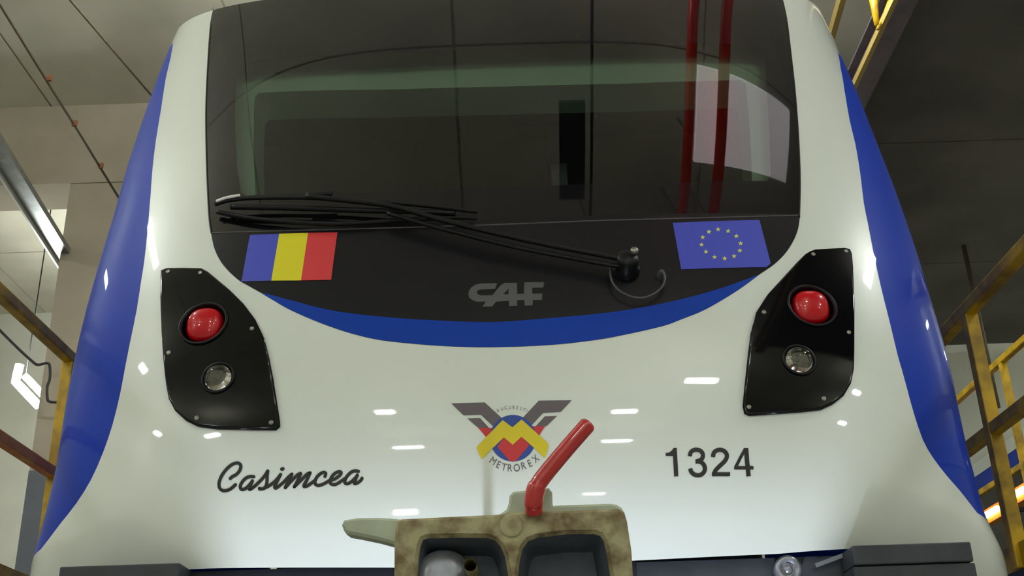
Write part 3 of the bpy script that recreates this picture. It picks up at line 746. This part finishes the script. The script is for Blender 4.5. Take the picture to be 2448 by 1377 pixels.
# fluorescent lamp far left: lit tube and housing; glowing upper leg imitates a reflection
L0, L1, L2 = atY(47, 872, 12.8), atY(37, 912, 12.8), atY(92, 970, 12.8)
fl = empty('fluorescent_lamp', L1); thing(fl, 'lit fluorescent lamp hanging beside the column at far left', 'lamp')
def under(o, par): o.parent = par; o.matrix_parent_inverse = Matrix.Translation(-par.location); return o
under(tube('tube', [L0, L0 * .4 + L1 * .6, L1, L1 * .6 + L2 * .4, L2], .05, M_tube, None, 12), fl)
under(bar('housing', L1 + Vector((.06, .12, .10)), L2 + Vector((.06, .12, .10)), .12, .08, M_house), fl)
under(tube('hanger', [L1 + Vector((.06, .12, .1)), Vector((L1.x + .06, L1.y + .12, Hc))], .008, M_cable, None, 6), fl)
cbl = tube('cable', [atY(x, y, 10.85) for x, y in catmull([(-20, 770), (40, 830), (75, 862), (90, 872), (112, 868), (119, 876), (119, 905), (113, 925), (113, 950), (118, 960), (140, 962), (160, 964)], 5)], .014, M_cable, None, 8)
thing(cbl, 'black cable looping across the column at far left', 'cable')

# ---- access platforms with yellow guard rails
def guard(nm, X, hz, post_ys, y0, y1, lab, mats=(M_rail, M_rail), midz=None, w=.05, zfl=None):
    g = empty(nm, (X, y0, zfl)); thing(g, lab, 'guard rail')
    under(bar('handrail', (X, y0, hz), (X, y1, hz), w, w, mats[0], bevel=.008), g)
    under(bar('mid_rail', (X, y0, midz), (X, y1, midz), w * .9, w * .9, mats[1], bevel=.006), g)
    for y in post_ys: under(box('post', X - w / 2, X + w / 2, y - w / 2, y + w / 2, zfl, hz - w / 2 + .002, mats[0], bevel=.006), g)
    under(box('kick_plate', X - .005, X + .005, y0, y1, zfl, zfl + .10, mats[0]), g)
    return g
XL, XR = -1.98, 2.02
hl = (atX(0, 668, XL).z + atX(174, 890, XL).z) / 2; ml = (atX(0, 1030, XL).z + atX(131, 1150, XL).z) / 2
pyl = atX(140, 1060, XL).y
hr_ = (atX(2448, 583, XR).z + atX(2325, 740, XR).z) / 2; mr = (atX(2448, 965, XR).z + atX(2314, 1080, XR).z) / 2
pyr = atX(2368, 1000, XR).y
print('rails', hl, ml, pyl, hr_, mr, pyr, 'Hc', Hc, 'column', xc, zg)
zfl = min(ml, mr) - .55
guard('guard_rail', XL, hl, [pyl, pyl + 1.5, pyl + 3.0], 2.6, 10.0, 'yellow guard rail on the left platform with worn orange mid rail', (M_rail, M_railo), ml, .05, zfl)
guard('guard_rail', XR, hr_, [pyr, pyr + 1.5, pyr + 3.0], 2.6, 10.0, 'yellow guard rail on the right platform beside the blue corner', (M_rail, M_rail), mr, .058, zfl)
g2x = 3.6; h2 = atX(2400, 1143, g2x).z; p2 = atX(2436, 1050, g2x)
g2 = guard('guard_rail', g2x, p2.z + .6, [p2.y, p2.y + 2.2], 6.4, 12.0, 'farther yellow guard rail at right edge, before the neighbouring train', (M_rail, M_rail), h2, .05, zfl)
for s, Xa, Xb in ((-1, -3.3, XL + .0), (1, XR - .0, g2x)):
    o = box('access_platform', min(Xa, Xb), max(Xa, Xb), 2.5, 12.0, zfl - .09, zfl, M_dark)
    thing(o, ('steel access platform along the left side of the train' if s < 0 else 'steel access platform along the right side of the train'), 'platform')
    for y in (3.2, 7.2, 11.2):
        q = box('leg', (Xa + Xb) / 2 - .05, (Xa + Xb) / 2 + .05, y - .05, y + .05, FZ, zfl - .085, M_rail); q.parent = o
# rails on a raised track
for x in (-.75, .75):
    r_ = box('track_rail', x - .035, x + .035, -1.5 + 3.6, 15, -.14, 0, M_steel); thing(r_, 'steel running rail under the train, ' + ('left' if x < 0 else 'right'), 'rail')
    for y in np.arange(3.0, 15, 1.6):
        q = box('support_post', x - .07, x + .07, y - .07, y + .07, FZ, -.138, M_dark); q.parent = r_
for s in (-1, 1):
    w_o = T(lathe('wheel', [(.0, -.06), (.42, -.06), (.46, -.055), (.46, -.03), (.42, -.02), (.42, .06), (0, .06)], Vector((s * .76, 5.2, .42)), Vector((s, 0, 0)), M_steel, None, 32))

# ---- right: low slab with shade in its dark colour, girders, beyond it a lit wall
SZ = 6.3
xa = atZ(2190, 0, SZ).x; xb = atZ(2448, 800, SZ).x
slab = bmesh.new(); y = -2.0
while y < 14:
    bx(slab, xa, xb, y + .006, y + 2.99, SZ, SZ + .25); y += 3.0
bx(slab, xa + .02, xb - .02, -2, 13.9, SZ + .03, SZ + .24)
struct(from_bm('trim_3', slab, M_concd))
def ibeam(name, X, z, y0, y1, wd, ht, m, lab):
    bm = bmesh.new(); bx(bm, X - wd / 2, X + wd / 2, y0, y1, z, z + .02); bx(bm, X - .012, X + .012, y0, y1, z + .02, z + ht - .02); bx(bm, X - wd / 2, X + wd / 2, y0, y1, z + ht - .02, z + ht)
    return thing(from_bm(name, bm, m), lab, 'girder')
gx = atZ(2172, 0, SZ - .3).x
grd = ibeam('crane_girder', gx, SZ - .3, -2, 14, .16, .3, M_girder, 'mauve grey steel girder along the slab edge at upper right')
ibeam('crane_girder', atZ(2448, 812, SZ - .3).x, SZ - .3, -2, 14, .2, .3, M_pink, 'dark red girder along the far edge of the dark slab')
# yellow crane members high above on the right
Yk = 7.6
q = tube('bracket_arm', [atY(2082, -60, Yk), atY(2088, 0, Yk), atY(2096, 60, Yk)], [.03, .035, .02], M_rail, None, 10); q.parent = grd
q = tube('bracket_brace', [atY(2138, -30, Yk), atY(2116, 30, Yk), atY(2098, 70, Yk)], .015, M_rail, None, 8); q.parent = grd
mat('old ochre paint', srgb(176, 150, 86), .6)
thing(bar('runway_rail', atZ(2034, -80, SZ + .4), atZ(1986, 88, SZ + .4), .05, .10, MATS['old ochre paint']), 'ochre yellow rail high beside the white right pillar top', 'rail')
q = box('edge_strip', gx - .12, gx - .08, -2, 14, SZ - .3, SZ - .24, MATS['old ochre paint']); q.parent = grd
# joints on the right wall
for k, z in enumerate((3.9, 5.0, 6.1)):
    struct(box('trim_%d' % (4 + k), X1 - .02, X1, Yb, Yf, z, z + .03, M_seam))
pr_ = atY(2386, 975, 12.5)
o = tube('hanging_rod', [(pr_.x, pr_.y, SZ + .01), pr_], .03, M_conduit, None, 8); thing(o, 'dark rod hanging before the pale wall at right', 'rod')
o.location = (0, 0, 0)
# neighbouring train
nx = 5.6; zt_ = (atX(2448, 1030, nx).z + atX(2335, 1112, nx).z) / 2
nb = empty('metro_train', (nx + 1.5, 12, 0)); thing(nb, 'second white and blue train on the neighbouring track at right edge', 'train')
def nbx(name, z0, z1, m, dx=0): return under(box(name, nx - dx, nx + 3.0 + dx, 6.5, 16.5, z0, z1, m), nb)
zb1 = atX(2448, 1062, nx).z; zb2 = atX(2448, 1105, nx).z
nbx('roof_side', zb1, zt_ + .02, M_white, .02); nbx('side_band', zb2, zb1, M_blue, .01); nbx('window_band', zb2 - .95, zb2, M_frit); nbx('lower_side', 1.0, zb2 - .95, M_darker, .01)
# warm tube lamps along the far platform
def wtube(pa, pb, lab):
    X = 4.6; a, b_ = atX(*pa, X), atX(*pb, X); z = (a.z + b_.z) / 2
    e = empty('tube_lamp', (X, a.y, z)); thing(e, lab, 'lamp', 'warm tube lamps beside the neighbouring train')
    under(tube('tube', [(X, a.y, z), (X, b_.y, z)], .032, M_warm, None, 12), e)
    under(box('housing', X + .03, X + .13, min(a.y, b_.y) - .08, max(a.y, b_.y) + .08, z - .07, z + .07, M_railo), e)
    under(box('bracket', X + .1, nx - .03, (a.y + b_.y) / 2 - .02, (a.y + b_.y) / 2 + .02, z + .0, z + .04, M_darker), e)
wtube((2446, 1166), (2409, 1197), 'lit warm orange tube lamp, nearer one at the right edge')
wtube((2384, 1213), (2352, 1238), 'lit warm orange tube lamp, farther one close to the blue corner')

# ---- red pipes under the hall ceiling (mirrored in the windscreen)
def mirror(px, py, Z):
    t, z = tz(px, py); p = Vector(S(t, z)); n = Vector(Nrm(t, z)); d = ray(px, py); r = d - n * 2 * d.dot(n)
    return p + r * ((Z - p.z) / r.z)
for X_, r_, lab in ((1.54, .055, 'red pipe under the ceiling, inner of the pair, mirrored in the windscreen'), (1.90, .065, 'red pipe under the ceiling, outer of the pair, mirrored in the windscreen')):
    o = tube('red_pipe', [(X_, -1.5, 6.45), (X_, 5.2, 6.45)], r_, M_rpipe, None, 16); thing(o, lab, 'pipe')
    for y in (-1, 1.5, 4.5):
        q = box('hanger', X_ - .01, X_ + .01, y - .015, y + .015, 6.45, Hc, M_galv); q.parent = o

o = box('glow_panel', 1.66, 2.93, 2.32, 3.28, 6.62, 6.70, mat('added panel glow', (1, .93, .95, 1), .5, emit=1.15)); thing(o, 'added glowing panel above the red pipes, mirrored at the right of the windscreen', 'lamp')  # glow added to make a pale patch in the windscreen
for X_ in (1.7, 2.67):
    q = box('hanger', X_ - .01, X_ + .01, 2.5, 2.53, 6.70, Hc, M_galv); q.parent = o
o = box('dark_duct', .40, .60, 1.85, 2.95, 6.42, 6.52, M_cabd); thing(o, 'dark steel duct under the ceiling, mirrored in the middle of the windscreen', 'duct')
q = box('hanger', .49, .51, 2.4, 2.42, 6.52, Hc, M_galv); q.parent = o
o = tube('conduit', [(.66, 1.2, 6.5), (.66, 4.6, 6.5)], .012, M_cable, None, 8); thing(o, 'thin black conduit beside the dark duct, mirrored in the windscreen', 'conduit')
for y in (1.3, 4.5):
    q = box('hanger', .655, .665, y, y + .01, 6.5, Hc, M_cable); q.parent = o
for x, z, w_x, h_z, lab in ((-2.3, 2.4, .5, .34, 'square lit lamp on the back wall, mirrored left of the coupler top'), (1.5, 3.3, .4, .12, 'slim lit lamp on the back wall, mirrored right of the red lever')):
    e = empty('wall_lamp', (x, Yb, z)); thing(e, lab, 'lamp')
    under(box('housing', x - w_x / 2 - .03, x + w_x / 2 + .03, Yb, Yb + .06, z - h_z / 2 - .03, z + h_z / 2 + .03, M_house), e)
    under(box('diffuser', x - w_x / 2, x + w_x / 2, Yb + .06, Yb + .09, z - h_z / 2, z + h_z / 2, M_tube), e)
# ---- luminaires of the hall
def luminaire(x, y, z, ln=1.5, wd=.16, along='y', lab=None, strength=None, vis_tube=True):
    e = empty('ceiling_lamp', (x, y, z)); thing(e, lab, 'lamp', 'fluorescent lamps under the hall ceiling')
    hx, hy = (wd / 2, ln / 2) if along == 'y' else (ln / 2, wd / 2)
    under(box('housing', x - .04, x + .04, y - hy * .5, y + hy * .5, z + .03, z + .10, M_house), e)
    under(box('diffuser', x - hx, x + hx, y - hy, y + hy, z - .03, z + .03, M_tube), e)
    under(tube('hanger', [(x, y, z + .1), (x, y, min(Hc, SZ + .01) if lab.endswith('dark slab') and x < 6 else Hc)], .006, M_cable, None, 6), e)
LUM = [(-2.05, -11.5, 'x', .6, 'over the far back of the hall, left of the middle'), (1.93, -11.6, 'x', .6, 'over the far back of the hall, right of the middle'),
       (-6.9, -7.2, 'x', .6, 'over the back left of the hall'), (-1.9, -6.3, 'x', .3, 'small one over the middle aisle, left'), (1.66, -7.1, 'x', .4, 'small one over the middle aisle, right'),
       (2.73, -4.4, 'x', .6, 'right of the middle aisle'), (7.8, -4.1, 'x', .4, 'over the right aisle, nearer the train'), (8.8, -7.5, 'x', .4, 'over the right aisle, by the side wall'),
       (-9.1, -5.4, 'y', .6, 'close to the left side wall'), (-4.8, 2.7, 'y', 1.2, 'long one over the left aisle by the nose of the train'), (-6.9, -.7, 'y', .5, 'over the left aisle, beside the photographer'),
       (-7.4, 5.6, 'y', 1.2, 'long one above the cable tray'), (-5.5, 14.2, 'x', 1.2, 'long one behind the concrete column, added to light the far wall'), (9.9, 12.5, 'y', 1.0, 'on the right beyond the dark slab, far one'), (9.9, 6, 'y', 1.0, 'on the right beyond the dark slab, near one'),  # lamp behind the column added to light the far wall
       (4.95, 2.1, 'y', .9, 'under the dark slab'), (-2.0, 7.1, 'x', 1.2, 'over the train, to the left, added to brighten the ceiling'), (0, 6.6, 'x', 1.2, 'over the middle of the train roof, added to brighten the ceiling'), (2.4, 6.9, 'x', 1.0, 'over the train, to the right, added to brighten the ceiling')]  # the lamps over the train are added to brighten the ceiling
for (x, y, al, ln, where) in LUM:
    luminaire(x, y, 5.95 if (x, y) == (4.95, 2.1) else 6.6 if y < 11 else 6.2, ln=ln, wd=.26 if ln < 1 else .14, along=al, lab='lit fluorescent ceiling lamp ' + where)

# ---- flood lamp on the sunken floor, its barn doors added to bound the light
fx, fy, fz = -.12, 2.2, FZ + .12
fd = empty('flood_lamp', (fx, fy, FZ)); thing(fd, 'cool floodlight on the floor below the coupler, barn doors added to bound its light', 'lamp')
ld = bpy.data.lights.new('flood', 'POINT'); ld.energy = FLOOD_W; ld.color = (.72, .80, 1.0); ld.shadow_soft_size = .028
lo = bpy.data.objects.new('flood_bulb', ld); lo.location = (fx, fy, fz); COL.objects.link(lo); under(lo, fd)
h = .5
ax0, ax1, ay0, ay1 = fx - .358 * h, fx + .50 * h, fy + .478 * h, fy + .8 * h
bm = bmesh.new(); top = fz + h
R0, R1, R2, R3 = fx - .5, fx + .5, fy - .3, fy + .9
bx(bm, R0, ax0, R2, R3, top, top + .004); bx(bm, ax1, R1, R2, R3, top, top + .004); bx(bm, ax0, ax1, R2, ay0, top, top + .004); bx(bm, ax0, ax1, ay1, R3, top, top + .004)
bx(bm, R0, R0 + .004, R2, R3, FZ, top); bx(bm, R1 - .004, R1, R2, R3, FZ, top); bx(bm, R0, R1, R2, R2 + .004, FZ, top); bx(bm, R0, R1, R3 - .004, R3, FZ, top)
under(from_bm('housing', bm, M_darker), fd)
